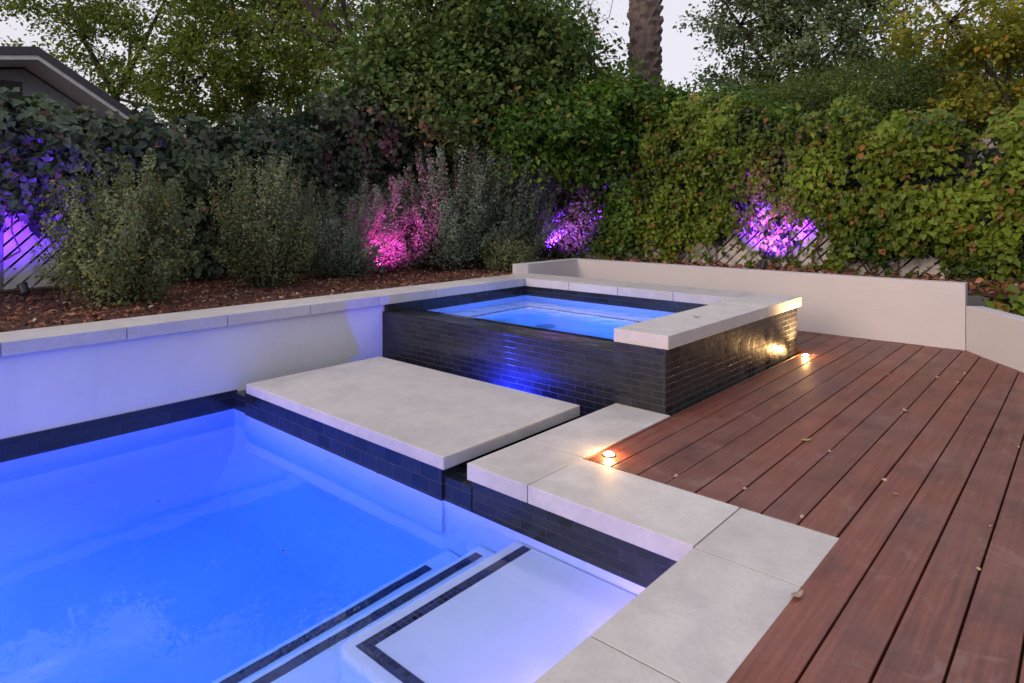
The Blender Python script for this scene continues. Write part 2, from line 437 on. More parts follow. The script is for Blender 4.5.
# coved joints between floor and sides
m = MB(); rr = .38; n = 12
pf = [(0, 0)] + [(rr-rr*math.cos(math.pi/2*i/n), rr-rr*math.sin(math.pi/2*i/n)) for i in range(n+1)][::-1]
pf = [(-.01, -.01), (rr, -.01)] + [(rr-rr*math.sin(math.pi/2*i/n), rr-rr*math.cos(math.pi/2*i/n)) for i in range(n+1)] + [(-.01, rr)]
for ax in (0, 1):
    vs = []
    for e_ in ((PY0, PY1) if ax == 0 else (PX0, PX1)):
        for a_, h_ in pf: vs.append((PX0+a_, e_, PB+h_) if ax == 0 else (e_, PY1-a_, PB+h_))
    q_ = len(pf); m.add(vs, [tuple(range(q_)), tuple(range(q_, 2*q_))[::-1]] + [(i, i+q_, (i+1) % q_+q_, (i+1) % q_) for i in range(q_)], .5)
m.build('cove', POOLM, pool)
# waterline tile
t = MB(); e = .008
t.box(PX0-.05, PX0+e, PY0, PY1+.02, ZW-.012, -.104)
t.build('waterline_tile', WTILE, pool)
t = MB()
t.box(PX0+e, -2.285, PY1-e, PY1+.13, ZW-.012, -.118)
t.build('waterline_tile', WTILE, pool)
t = MB(); t.box(-2.293, -1.0, PY1-e, PY1+.30, ZW-.012, ZC+.0005); t.box(PX1-e, PX1+.1, PY0, PY1-e, ZW-.012, ZC+.0005)
t.build('waterline_tile', TILE, pool)
# overflow trough round the stepping platform
t = MB()
t.box(PX0-.05, -2.28, PY1+.13, 3.66, -.62, -.55)
t.box(PX0-.05, PX0+.01, PY1+.13, 3.66, -.55, -.104)
t.box(-2.293, -1.98, PY1+.30, 3.66, -.55, ZC+.0005)
t.build('overflow_trough', TILE, pool)
# coping stones at deck level
gp = .0024
def stone(x0, x1, y0, y1, z0, z1, parent, bev=.0035, g0=True):
    return MB().box(x0+gp, x1-gp, y0+gp, y1-gp, z0, z1).build('coping_stone', STONE, parent, bevel=bev, seg=3)
for a in ((-2.312, -1.921, 2.26, 2.705), (-2.312, -1.921, 2.705, 3.600), (-1.921, -1.115, 2.26, 2.690), (-1.115, -.728, 2.26, 2.690)):
    stone(*a, ZC, random.uniform(-.0006, .001), pool)
for i in range(8):
    y1 = 2.26 - .668*i; stone(-1.115, -.728, y1-.668, y1, ZC, random.uniform(-.0006, .001), pool)
water_pool = MB()
nx, ny = 2, 2
water_pool.box(PX0-.04, PX1+.08, PY0-.08, PY1+.06, PB-.1, ZW)
tag(water_pool.build('pool_water', mat_water('pool_water', .07, 2.6)), kind='structure')

# ------------------------------------------------------------------ stepping platform
pl = empty('stone_platform', (-3.5, 2.8, -.5), 'large flat pale stone slab on a dark tiled plinth between pool and spa', 'stone platform')
MB().box(-4.525, -2.452, 2.2385, 3.405, -.068, .001).build('slab', STONE, pl, bevel=.006, seg=3)
MB().box(-4.587, -2.492, 2.262, 3.34, ZW-.012, -.0685).build('tiled_plinth', WTILE, pl)
MB().box(-4.583, -2.496, 2.266, 3.336, -.62, ZW-.012).build('footing', POOLM, pl)

# ------------------------------------------------------------------ raised spa
spa = empty('spa', (-3.35, 4.6, 0), 'raised square spa clad in black tile, glowing blue inside', 'spa')
SX0, SX1, SY0, SY1 = -4.741, -2.338, 4.05, 5.548
t = MB()   # spill-over weir wall, top sloping into the water
t.add([(-4.80,3.64,-.6),(-2.330,3.64,-.6),(-2.330,4.05,-.6),(-4.80,4.05,-.6),(-4.80,3.64,.324),(-2.330,3.64,.324),(-2.330,4.05,.294),(-4.80,4.05,.294)],
      [(0,3,2,1),(4,5,6,7),(0,1,5,4),(1,2,6,5),(2,3,7,6),(3,0,4,7)])
t.build('weir_wall', TILE, spa, bevel=.008, seg=2)
t = MB(); t.box(-2.327, -1.961, 3.607, 5.95, -.4, ZTB); t.build('side_wall', SIDET, spa)
t = MB(); t.box(-4.77, -2.33, SY1, 5.945, -.4, ZTB-.001); t.build('rear_wall', TILE, spa)
t = MB(); e = .01
t.box(-4.79, SX0, 4.052, SY1, -.1, ZTB-.002); t.box(-4.792, SX0-.004, 3.66, 4.05, .2, ZTB-.002); t.build('tile_band', TILE, spa)
t = MB()
t.box(-4.78, -2.33, 4.0, 5.6, -.62, -.55)
t.box(-4.78, SX0+.002, 4.052, SY1, -.55, .20); t.box(SX0, SX1-.0, SY1-.012, SY1+.002, -.55, .20)
t.box(SX1-.012, SX1+.002, 4.052, SY1, -.55, .20); t.box(SX0, SX1, 4.051, 4.062, -.55, .20)
t.build('basin', POOLM, spa)
ZB = -.14; q = .335
t = MB()
t.box(SX0, SX0+q, 4.055, SY1-.001, -.56, ZB); t.box(SX1-q, SX1, 4.055, SY1-.001, -.56, ZB)
t.box(SX0+q, SX1-q, SY1-q, SY1-.001, -.56, ZB-.001); t.box(SX0+q, SX1-q, 4.055, 4.055+q, -.56, ZB-.001)
bn = t.build('bench', POOLM, spa)
t = MB(); tw = .045; a0, a1, b0, b1 = SX0+q-tw, SX1-q+tw, 4.055+q-tw, SY1-q+tw
t.box(a0, a1, b1-tw, b1, ZB-.01, ZB+.004); t.box(a0, a0+tw, b0, b1-tw, ZB-.01, ZB+.004); t.box(a1-tw, a1, b0, b1-tw, ZB-.01, ZB+.004)
t.build('tile_trim', MOSAIC, bn)
MB().lathe([(.10, -.55), (.10, -.535), (.085, -.528), (.0, -.526)], (-3.9, 4.85, 0), 20).build('drain_cover', simple('grey_plastic', (.25, .3, .33), .5), spa)
MB().lathe([(.10, 0), (.10, .02), (.07, .03)], (-3.5, 4.063+q, -.34), 20, (0, 1, 0)).build('light_fitting', simple('lens_glow', (.3, .5, .7), .3, emit=(.05, .45, 1), es=4), spa)
for a in ((-2.338, -1.943, 3.609, 5.200), (-2.338, -1.943, 5.200, 6.018)):
    stone(*a, ZTB, ZT+.001, spa, .004)
x = -2.338
while x > -4.74:
    stone(max(x-.60, -4.741), x, 5.54, 6.018, ZTB, ZT, spa, .004); x -= .60
w_ = MB(); w_.box(-4.757, -2.332, 3.90, 5.57, -.58, ZS)
tag(w_.build('spa_water', mat_water('spa_water', .10, 7, dens=.75)), kind='structure')

# ------------------------------------------------------------------ raised wall beside the pool
rw = empty('retaining_wall', (-4.95, 1, 0), 'long white rendered wall beside the pool with a pale stone cap, holding the planted bed', 'retaining wall')
MB().box(-5.10, -4.80, -4.0, 3.645, -.13, ZTB).build('rendered_wall', WALLM, rw)
MB().box(-5.10, -4.795, 3.647, 6.0, -.6, ZTB).build('core_wall', WALLM, rw)
ys = [-4.5, -3.83, -3.16, -2.48, -1.81, -1.14, -.47, .20, .88, 1.543, 2.21, 2.885, 3.566, 4.24, 4.90, 5.54, 6.018]
for a, b_ in zip(ys[:-1], ys[1:]):
    stone(-5.141, -4.741, a, b_, ZTB, ZT+random.uniform(-.0005, .0008), rw, .004)

# ------------------------------------------------------------------ garden wall behind the deck
bw = empty('garden_wall', (-3, 7.03, 0), 'tall cream rendered wall running behind the spa and deck', 'garden wall')
MB().prism([(-5.064, 6.963), (-.868, 6.963), (-.868, 7.10), (-5.20, 7.10), (-5.20, 5.85), (-5.145, 5.85), (-5.064, 5.98)][::1], -.1, .586).build('rendered_wall', BACKM, bw, bevel=.004)
lw = empty('garden_wall', (-.2, 6.2, 0), 'low cream rendered wall angling along the right edge of the deck', 'garden wall')
dx, dy = .566, -.824
A = (-.866, 6.968); Bp = (A[0]+dx*5, A[1]+dy*5); nx_, ny_ = .824, .566
MB().prism([A, Bp, (Bp[0]+nx_*.14, Bp[1]+ny_*.14), (A[0]+nx_*.14, A[1]+ny_*.14)], -.1, .392).build('rendered_wall', BACKM, lw, bevel=.004)
# raised bed behind the low wall
vs = []; fs = []; n_ = 60
for j_ in range(13):
    for i in range(n_+1):
        s = -.3 + 5.3*i/n_; w2 = .13 + 2.4*j_/12
        x = A[0]+dx*s+nx_*w2; y = A[1]+dy*s+ny_*w2
        vs.append((x, y, .34 + .06*(vnoise(np.array([x*4]), np.array([y*4]), 8)[0]-.5)))
for j_ in range(12):
    for i in range(n_):
        a = j_*(n_+1)+i; fs.append((a, a+1, a+n_+2, a+n_+1))
sb = MB(); sb.add(vs, fs); tag(sb.build('soil', SOIL, smooth=True), kind='structure')

# ------------------------------------------------------------------ recessed deck lights
GLOW = simple('warm_lens', (.9, .8, .6), .3, emit=(1, .62, .25), es=160)
RIM = simple('brushed_rim', (.35, .30, .25), .35, .9)
for i, (x, y, lab) in enumerate(((-1.848, 2.815, 'small lit deck lamp at the inner corner of the stone coping'), (-1.845, 5.804, 'small lit deck lamp at the foot of the black tiled spa'))):
    r_ = empty('deck_light', (x, y, 0), lab, 'deck light', 'recessed deck lights')
    MB().lathe([(.034, -.02), (.034, .004), (.030, .006), (.026, .006)], (x, y, 0), 24).build('rim', RIM, r_, smooth=False)
    MB().lathe([(.0255, .0), (.0255, .0075), (.016, .0125), (.0, .0145)], (x, y, 0), 24).build('lens', GLOW, r_)
    L = bpy.data.lights.new('lamp', 'POINT'); L.color = (1, .55, .20); L.energy = (2.2, 2.2)[i]; L.shadow_soft_size = .012
    o = bpy.data.objects.new('lamp', L); COL.objects.link(o); o.parent = r_; o.location = (0, 0, .035)
    L = bpy.data.lights.new('uplight', 'SPOT'); L.color = (1, .60, .24); L.energy = (16, 130)[i]; L.shadow_soft_size = .02; L.spot_size = R(120); L.spot_blend = .8
    o = bpy.data.objects.new('uplight', L); COL.objects.link(o); o.parent = r_; o.location = (0, 0, .02); o.rotation_euler = (R(180), 0, 0)

# ------------------------------------------------------------------ fences
def clip(poly, f):
    out = []
    for i in range(len(poly)):
        a, b_ = poly[i-1], poly[i]; fa, fb = f(a), f(b_)
        if (fa >= 0) != (fb >= 0):
            t_ = fa/(fa-fb); out.append((a[0]+(b_[0]-a[0])*t_, a[1]+(b_[1]-a[1])*t_))
        if fb >= 0: out.append(b_)
    return out
def lattice(root, org, dirn, length, z0, z1, out_n):
    """panels of diagonal slats between posts; org + s*dirn, out_n faces the yard"""
    npan = max(1, round(length/2.4)); pw = length/npan
    for k in range(npan+1):
        p = np.array(org)+np.array(dirn)*pw*k
        MB().box(p[0]-.045, p[0]+.045, p[1]-.045, p[1]+.045, z0-.15, z1+.04).build('post', POST, root, bevel=.005)
    for k in range(npan):
        m = MB(); s0, s1_ = pw*k+.05, pw*(k+1)-.05
        c_ = z0 - (s1_-s0)
        while c_ < z1:
            wdt = .098
            q = [(s0, c_), (s1_, c_+(s1_-s0)), (s1_, c_+(s1_-s0)+wdt), (s0, c_+wdt)]
            q = clip(q, lambda p: p[1]-z0); q = clip(q, lambda p: z1-p[1]) if q else q
            if len(q) >= 3:
                th = .018; o_ = .02 + random.uniform(-.002, .002)
                P = lambda s, z, o: (org[0]+dirn[0]*s+out_n[0]*o, org[1]+dirn[1]*s+out_n[1]*o, z)
                n = len(q); vs = [P(s, z, o_) for s, z in q] + [P(s, z, o_+th) for s, z in q]
                m.add(vs, [tuple(range(n))[::-1], tuple(range(n, 2*n))] + [(i, (i+1) % n, n+(i+1) % n, n+i) for i in range(n)])
            c_ += .128
        m.build('slat_panel', FENCE, root)
        for zz in (z0+.05, z1-.12):
            r0 = np.array(org)+np.array(dirn)*s0; r1 = np.array(org)+np.array(dirn)*s1_
            MB().box(min(r0[0], r1[0])-.012, max(r0[0], r1[0])+.012, min(r0[1], r1[1])-.012, max(r0[1], r1[1])+.012, zz, zz+.08).build('rail', POST, root)
FX, FY = -7.75, 8.10
lf = empty('lattice_fence', (FX, 2.5, .42), 'pale diagonal slat fence mostly hidden by dark ivy, behind the long planted bed', 'fence')
lattice(lf, (FX, -3.0), (0, 1), 11.0, .45, 1.95, (1, 0))
bf = empty('lattice_fence', (-2, FY, .45), 'weathered diagonal slat fence showing through green ivy behind the garden wall', 'fence')
lattice(bf, (-7.7, FY), (1, 0), 12.0, .50, 1.95, (0, -1))

# ------------------------------------------------------------------ foliage
M_IVYD = mat_leaf('ivy_dark', (.022, .036, .024), (.11, .145, .080), (.16, .09, .06), .03, .18, .35)
M_IVYG = mat_leaf('ivy_green', (.016, .050, .008), (.13, .225, .030), (.20, .16, .03), .05, .3, .42)
M_IVYY = mat_leaf('ivy_yellow', (.022, .050, .008), (.185, .245, .028), (.26, .13, .04), .06, .32, .42)
M_DARK = mat_leaf('tree_dark', (.028, .060, .016), (.155, .225, .055), (.25, .09, .02), .006, .25)
M_LIGHT = mat_leaf('tree_olive', (.045, .075, .014), (.19, .23, .045), (.24, .2, .04), .05, .42)
M_BLUE = mat_leaf('tree_bluish', (.040, .070, .038), (.20, .25, .12), (.16, .15, .05), .04, .3)
M_GOLD = mat_leaf('tree_golden', (.11, .125, .016), (.37, .35, .05), (.40, .22, .04), .07, .42)
M_DRY = mat_leaf('leaf_dry', (.10, .05, .03), (.33, .22, .14), (.12, .16, .04), .25, .2, .7)
M_SHRUB = mat_leaf('shrub_olive', (.030, .044, .016), (.25, .28, .13), (.26, .2, .05), .05, .25)
M_GREY = mat_leaf('shrub_grey', (.030, .050, .034), (.25, .31, .225), (.2, .17, .1), .03, .25)
BARK = mat_bark('bark_dark', (.025, .018, .013), (.085, .065, .05))
STEM = mat_bark('stem_brown', (.05, .032, .02), (.12, .085, .06), 20)

def rand_dirs(n):
    v_ = rng.normal(0, 1, (n, 3)); return v_/np.linalg.norm(v_, axis=1)[:, None]

def tree(name, label, cat, base, blobs, nclump, nleaf, size, mat, trunk_r=.14, group=None, shape='broad', spread=.30, lean=(0, 0), shell=.45, limbs=True, fork=None):
    """blobs: (cx, cy, cz, rx, rz). trunk, limbs and twigs reach the leaf clumps"""
    root = empty(name, tuple(base), label, cat, group)
    vols = np.array([b[3]**2*b[4] for b in blobs]); pick = rng.choice(len(blobs), nclump, p=vols/vols.sum())
    B_ = np.array(blobs)[pick]
    dr = rand_dirs(nclump); rad = rng.uniform(shell, 1, nclump)**.6
    C = B_[:, :3] + dr*rad[:, None]*np.stack([B_[:, 3], B_[:, 3], B_[:, 4]], 1)
    zmin = min(b[2]-b[4] for b in blobs)
    # trunk
    top = np.array([np.average([b[i] for b in blobs], weights=vols) for i in range(3)])
    fk = np.array(fork) if fork is not None else np.array([base[0]*.6+top[0]*.4+lean[0], base[1]*.6+top[1]*.4+lean[1], max(base[2]+.8, zmin+.1)])
    tm = MB(); b0 = np.array(base, float)
    pts = [b0 + (fk-b0)*s + np.array([rng.normal(0, .04), rng.normal(0, .04), 0])*(0 < s < 1) for s in (0, .33, .66, 1)]
    pts[0][2] -= .2
    tm.tube(pts, [trunk_r*1.25, trunk_r, trunk_r*.9, trunk_r*.8], 9)
    hubs = []
    for b_ in blobs:
        c = np.array(b_[:3]); mid = (fk+c)/2 + rng.normal(0, .12, 3); mid[2] -= .1
        tm.tube([fk, mid, c, c + (c-mid)*.6], [trunk_r*.6, trunk_r*.42, trunk_r*.26, trunk_r*.1], 7); hubs += [mid, c, (fk+mid)/2, c+(c-mid)*.5]
    hubs = np.array(hubs)
    for i in range(nclump):
        h = hubs[np.argmin(((hubs-C[i])**2).sum(1))]
        mid = (h+C[i])/2 + rng.normal(0, .07, 3)
        r0 = trunk_r*.13
        tm.tube([h, mid, C[i], C[i]+(C[i]-mid)*.5], [r0, r0*.7, r0*.4, .003], 4)
    tm.build('trunk', BARK, root, smooth=True)
    per = nleaf//nclump
    sp = spread*rng.uniform(.6, 1.35, nclump)
    P = np.repeat(C, per, 0) + rng.normal(0, 1, (nclump*per, 3))*np.repeat(sp, per)[:, None]*np.array([1, 1, .7])
    N = np.repeat(dr, per, 0)*.5 + np.array([0, 0, .7])
    sh = np.clip(np.repeat(rng.uniform(.15, .8, nclump), per), 0, 1)
    leaves('crown', P, N, size, mat, root, shape, shade=sh, jit=.7)
    return root

def pxblob(u, v, ru, rv, depth):
    p = at(u, depth, v); s = depth/658.26
    return (p[0], p[1], p[2], ru*s, rv*s)

def shrub(name, label, base, w, h, nstem, nleaf, size, mat, group='shrubs in the planted bed', shape='small', lift=.0):
    root = empty(name, tuple(base), label, 'shrub', group)
    b0 = np.array(base); m = MB(); P = []; N = []; S = []
    for k in range(nstem):
        a = rng.uniform(0, 2*np.pi); rr = math.sqrt(rng.uniform(0, 1)); hh = h*(.55+.5*math.sqrt(max(0, 1-rr*rr*.8)))*rng.uniform(.72, 1.12)
        if rng.random() < .35: hh *= rng.uniform(.35, .7); rr = min(1, rr+.25)
        tip = b0 + np.array([math.cos(a)*rr*w/2, math.sin(a)*rr*w/2, hh])
        st = b0 + np.array([math.cos(a)*rr*.12, math.sin(a)*rr*.12, -.03])
        mid = (st+tip)/2 + np.array([math.cos(a)*rr*w*.02, math.sin(a)*rr*w*.02, .02]) + rng.normal(0, .03, 3)
        ts = np.linspace(0, 1, 6)[:, None]
        cur = (1-ts)**2*st + 2*ts*(1-ts)*mid + ts**2*tip
        m.tube(cur, [.010, .009, .007, .005, .004, .002], 4)
        q = nleaf//nstem; tt = rng.uniform(.16, 1, q)**.85
        T = tt[:, None]; c = (1-T)**2*st + 2*T*(1-T)*mid + T**2*tip
        off = rand_dirs(q); sp = .02+.15*np.clip(1.15-tt, 0, 1)*rng.uniform(.3, 1.2, q)
        # side sprigs
        P.append(c + off*sp[:, None]); N.append(off*.6+np.array([math.cos(a)*rr, math.sin(a)*rr, .6])); S.append(np.full(q, rng.uniform(.2, .8)))
    m.build('stems', STEM, root)
    leaves('foliage', np.concatenate(P), np.concatenate(N), size, mat, root, shape, droop=-.2, shade=np.concatenate(S), jit=.6)
    return root

def ivy(name, label, plane, s0, s1, zbase, topfn, holes, dens, size, mat, thick=.34, seed=1, cat='climbing ivy', shadefn=None, group=None, sparse=True, dry=0):
    """ivy over a fence. plane: ('x', X, +1) or ('y', Y, -1) with the sign facing the yard; s runs along the fence"""
    ax, val, sg = plane
    area = (s1-s0)*2.2; n = int(area*dens)
    s = rng.uniform(s0, s1, n); zt = topfn(s); z = zbase + (zt-zbase)*rng.uniform(0, 1, n)**.92
    nz = vnoise(s*2.1+7, z*2.6, seed); nz2 = vnoise(s*6+3, z*6, seed+1)
    bulge = .06 + thick*(.25+.75*nz)*(.35+.65*np.clip((z-zbase)/(zt-zbase), 0, 1)) + .10*nz2
    top_t = np.clip((z-(zt-.35))/.35, 0, 1)
    o = bulge*(1-top_t**2*.75)*rng.uniform(.15, 1, n)**.5
    back = rng.random(n) < (.18+.3*top_t); o = np.where(back, -o*.8, o)
    keep = np.ones(n, bool)
    for (hs, hz, rs, rz, pr) in holes:
        e_ = ((s-hs)/rs)**2 + ((z-hz)/rz)**2 + (vnoise(s*9, z*9, seed+4)-.5)*1.0
        keep &= ~((e_ < 1) & (rng.random(n) < pr))
    fz = (z-zbase)/(zt-zbase)
    if sparse: keep &= rng.random(n) < np.clip(.55+fz*2.2, 0, 1)
    cl = vnoise(s*4+1, z*4, seed+2); keep &= rng.random(n) < np.clip(-.06+2.0*cl, 0, 1)
    s, z, o, nz, top_t, nz2 = [q[keep] for q in (s, z, o, nz, top_t, nz2)]
    k = len(s); P = np.zeros((k, 3)); N = np.zeros((k, 3))
    if ax == 'x': P[:, 0] = val+sg*o+.0; P[:, 1] = s; N[:, 0] = sg*np.sign(o)
    else: P[:, 1] = val+sg*o; P[:, 0] = s; N[:, 1] = sg*np.sign(o)
    P[:, 2] = z + .05*nz2; N[:, 2] = .45 + top_t*1.2
    mid = (s0+s1)/2
    loc = (val, mid, zbase) if ax == 'x' else (mid, val, zbase)
    root = empty(name, loc, label, cat, group)
    sh = -.05 + .85*vnoise(s*1.7+3, z*1.9, seed+9) + .45*nz2*np.clip(o*3, .2, 1)  # lighter clumps and darker recessed leaves paint light and depth into the colour
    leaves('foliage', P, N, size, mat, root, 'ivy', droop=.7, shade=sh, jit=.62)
    # leaf layer behind the fence, coloured dark so gaps read as shade; blocks sky
    nb = int((s1-s0)*2.0*260); sb_ = rng.uniform(s0, s1, nb); zb_ = zbase + .25 + (topfn(sb_)-zbase-.35)*rng.uniform(0, 1, nb); ob = rng.uniform(.07, .38, nb)
    PB_ = np.stack([val-sg*ob, sb_, zb_], 1) if ax == 'x' else np.stack([sb_, val-sg*ob, zb_], 1)
    NB_ = np.tile([sg*1., 0, .3] if ax == 'x' else [0, sg*1., .3], (nb, 1))
    leaves('rear_shade_leaves', PB_, NB_, .15, M_IVYD, root, 'ivy', droop=.9, jit=.35, shade=np.full(nb, .1))
    nb = int((s1-s0)*2.0*330); sb_ = rng.uniform(s0, s1, nb); zb_ = zbase + .12 + (topfn(sb_)-zbase-.25)*rng.uniform(0, 1, nb)**.8; ob = rng.uniform(.045, .12, nb)  # dark leaves added before the slats, painting shade into the hedge gaps
    hk = np.ones(nb, bool)
    for (hs, hz, rs, rz, pr) in holes: hk &= ~((((sb_-hs)/(rs*1.1))**2+((zb_-hz)/(rz*1.1))**2 < 1) & (rng.random(nb) < pr*1.05))
    PB_ = np.stack([val+sg*ob, sb_, zb_], 1) if ax == 'x' else np.stack([sb_, val+sg*ob, zb_], 1)
    leaves('inner_shade_leaves', PB_[hk], np.tile([sg*1., 0, .3] if ax == 'x' else [0, sg*1., .3], (int(hk.sum()), 1)), .095, M_IVYD, root, 'ivy', droop=.9, jit=.4, shade=np.full(int(hk.sum()), .05))
    if dry:
        nb = int((s1-s0)*dry); sb_ = rng.uniform(s0, s1, nb); zb_ = zbase + .95*rng.uniform(0, 1, nb)**1.5; ob = rng.uniform(.04, .22, nb)
        PB_ = np.stack([val+sg*ob, sb_, zb_], 1) if ax == 'x' else np.stack([sb_, val+sg*ob, zb_], 1)
        hk = np.ones(nb, bool)
        for (hs, hz, rs, rz, pr) in holes: hk &= ~((((sb_-hs)/rs)**2+((zb_-hz)/rz)**2 < 1) & (rng.random(nb) < pr*.8))
        leaves('dry_leaves', PB_[hk], rng.normal(0, 1, (int(hk.sum()), 3)), .045, M_DRY, root, 'small', jit=.5)
    m = MB()
    rp = [((val+sg*.09, a, zbase+.03) if ax == 'x' else (a, val+sg*.09, zbase+.03)) for a in np.linspace(s0+.05, s1-.05, 40)]
    m.tube(rp, [.016]*40, 6)
    for q in range(int((s1-s0)*4)):
        a = rng.uniform(s0+.1, s1-.1); zz = zbase; pts = []
        for i in range(8):
            oo = .05+.05*rng.random()
            pts.append((val+sg*oo, a, zz) if ax == 'x' else (a, val+sg*oo, zz))
            a = min(max(a+rng.normal(0, .09), s0), s1); zz += rng.uniform(.12, .26)
        m.tube(pts, [.010, .009, .008, .007, .006, .005, .004, .002], 5)
    m.build('stems', STEM, root)
    return root

def on_fx(u, v):  # picture point -> (s, z) on the left fence plane
    k = (u-512)/658.26; b_ = bearing(k); t_ = FX/b_[0]; return t_*b_[1], 1.25+(208-v)/658.26*t_, t_/658.26
def on_fy(u, v):
    k = (u-512)/658.26; b_ = bearing(k); t_ = FY/b_[1]; return t_*b_[0], 1.25+(208-v)/658.26*t_, t_/658.26
def holes(fn, lst, squeeze):
    r_ = []
    for (u, v, ru, rv, pr) in lst:
        s, z, m_ = fn(u, v); s2 = fn(u+ru, v)[0]; r_.append((s, z, abs(s2-s), rv*m_, pr))
    return r_
def topline(fn, pts):
    q = sorted((fn(u, v)[0], fn(u, v)[1]) for u, v in pts)
    xs = [a for a, _ in q]; zs = [b for _, b in q]
    return lambda s: np.interp(s, xs, zs) + .42*(vnoise(s*2.3, s*0, 21)-.5) + .30*(vnoise(s*8, s*0, 22)-.5)

# left fence: two plants
sA = on_fx(150, 200)[0]
hl = holes(on_fx, [(22, 268, 55, 30, .97), (-10, 235, 40, 22, .9), (70, 245, 18, 16, .8), (100, 285, 40, 10, .8), (50, 215, 10, 9, .7), (-30, 270, 40, 40, .9)], 1)
tl = topline(on_fx, [(-120, 75), (0, 90), (40, 98), (90, 114), (160, 118), (230, 114), (300, 110), (350, 105), (420, 100), (475, 100)])
ivy('ivy', 'dark ivy climbing the left fence beside the grey house, lit violet low down', ('x', FX, 1), -2.2, sA, .44, tl, hl, 1300, .085, M_IVYD, .6, 31, dry=120)
ivy('ivy', 'dark ivy on the left fence behind the round shrubs', ('x', FX, 1), sA, 8.0, .44, tl, [], 1700, .072, M_IVYD, .65, 41, sparse=False)
# back fence: three plants, green to yellow
tb = topline(on_fy, [(470, 112), (540, 104), (600, 92), (660, 96), (720, 104), (770, 112), (830, 122), (880, 128), (930, 126), (1000, 112), (1060, 100), (1200, 95)])
hb = holes(on_fy, [(776, 240, 28, 32, .72), (742, 252, 20, 19, .9), (812, 244, 22, 22, .92), (704, 254, 18, 13, .8), (918, 268, 32, 13, .93), (872, 270, 22, 11, .9), (992, 222, 13, 7, .8), (662, 256, 12, 8, .6)], 1)
x1_, x2_ = on_fy(648, 200)[0], on_fy(850, 200)[0]
ivy('ivy', 'deep green ivy on the back fence between the two violet spotlights', ('y', FY, -1), -7.6, x1_, .46, tb, hb, 3000, .050, M_IVYG, .75, 51, dry=420)
ivy('ivy', 'yellow green ivy around the bright violet spotlight on the back fence', ('y', FY, -1), x1_, x2_, .46, tb, hb, 3000, .053, M_IVYY, .75, 61, dry=600)
ivy('ivy', 'yellowish large leaved ivy at the right end of the back fence', ('y', FY, -1), x2_, 3.2, .40, tb, hb, 2500, .062, M_IVYY, .75, 71, dry=600)

# shrubs in the long bed
shrub('shrub', 'round olive shrub nearest the pool, foremost in the bed', (-6.22, 2.0, .43), 1.26, 1.16, 110, 21000, .033, M_SHRUB)
shrub('shrub', 'tall loose shrub second from the left in the bed, over red mulch', (-6.55, 3.45, .43), 1.08, 1.36, 100, 17500, .033, M_SHRUB)
shrub('shrub', 'low spreading silvery shrub between the second tall shrub and the pink lit one', (-6.70, 4.55, .43), 1.7, .95, 120, 20000, .036, M_GREY, shape='narrow')
shrub('shrub', 'shrub glowing bright pink from the spotlight at its foot', (-6.95, 5.35, .43), 1.2, 1.15, 90, 20000, .038, M_GREY)
shrub('shrub', 'upright grey green shrub right of the pink lit shrub', (-6.45, 6.05, .43), 1.35, 1.55, 110, 20000, .036, M_GREY)
shrub('shrub', 'broad grey green shrub at the far corner of the bed beside the violet light', (-6.25, 6.95, .43), 1.6, 1.72, 120, 24000, .037, M_GREY)
shrub('shrub', 'sprawling weedy plant filling the corner behind the stone cap end', (-5.75, 6.35, .43), .8, .42, 40, 4000, .032, M_SHRUB)

# trees beyond the fences
D = 15.5
tree('tree', 'airy olive green tree rising beside the roof of the grey house', 'tree', at(120, D), [pxblob(60, -25, 90, 60, D), pxblob(130, 45, 75, 55, D), pxblob(165, 0, 70, 60, D)], 150, 15000, .085, M_LIGHT, .13, 'trees beyond the fences', spread=.22)
D = 13.5
tree('tree', 'taller airy yellow green tree between the roof end and the dark centre tree', 'tree', at(255, D), [pxblob(205, 75, 70, 55, D), pxblob(270, 40, 80, 70, D), pxblob(230, -10, 80, 60, D), pxblob(330, 95, 60, 45, D)], 220, 20000, .085, M_LIGHT, .14, 'trees beyond the fences', spread=.20)
D = 17
tree('tree', 'distant pale tree seen through gaps left of the centre tree', 'tree', at(330, D), [pxblob(330, 40, 110, 80, D), pxblob(40, 80, 60, 40, D), pxblob(180, 100, 110, 30, D)], 150, 16000, .10, M_LIGHT, .12, 'trees beyond the fences', spread=.24)
# bare dark limbs crossing the gap
D = 11.5
root = empty('tree', tuple(at(378, D)), 'leaning tree with dark bare limbs crossing the upper left of the centre tree', 'tree', 'trees beyond the fences')
m = MB()
p0 = at(392, D, 230); p0[2] = -.1
m.tube([p0, at(388, D, 120), at(372, D, 78), at(340, D, 36), at(300, D, -4), at(270, D, -40)], [.17, .13, .11, .10, .08, .05], 9)
m.tube([at(374, D, 84), at(380, D, 40), at(378, D, 0), at(372, D, -50)], [.09, .075, .06, .04], 7)
m.tube([at(366, D, 68), at(352, D, 35), at(343, D, 5), at(348, D, -30)], [.06, .05, .045, .03], 7)
m.tube([at(345, D, 42), at(320, D, 40), at(298, D, 28), at(270, D, 18)], [.045, .035, .03, .015], 6)
m.tube([at(318, D, 14), at(330, D, -5), at(345, D, -25)], [.035, .03, .02], 6)
for k in range(60):
    u0 = rng.uniform(255, 395); v0 = rng.uniform(-40, 70); a = at(u0, D+rng.uniform(-.6, .6), v0)
    m.tube([a, a+rng.normal(0, .25, 3)+np.array([0, 0, .2]), a+rng.normal(0, .4, 3)+np.array([0, 0, .45])], [.014, .009, .004], 4)
m.build('trunk', BARK, root, smooth=True)
C = np.array([at(rng.uniform(250, 420), D+rng.uniform(-.9, .9), rng.uniform(-60, 60)) for _ in range(60)])
P = np.repeat(C, 75, 0)+rng.normal(0, .22, (4500, 3))
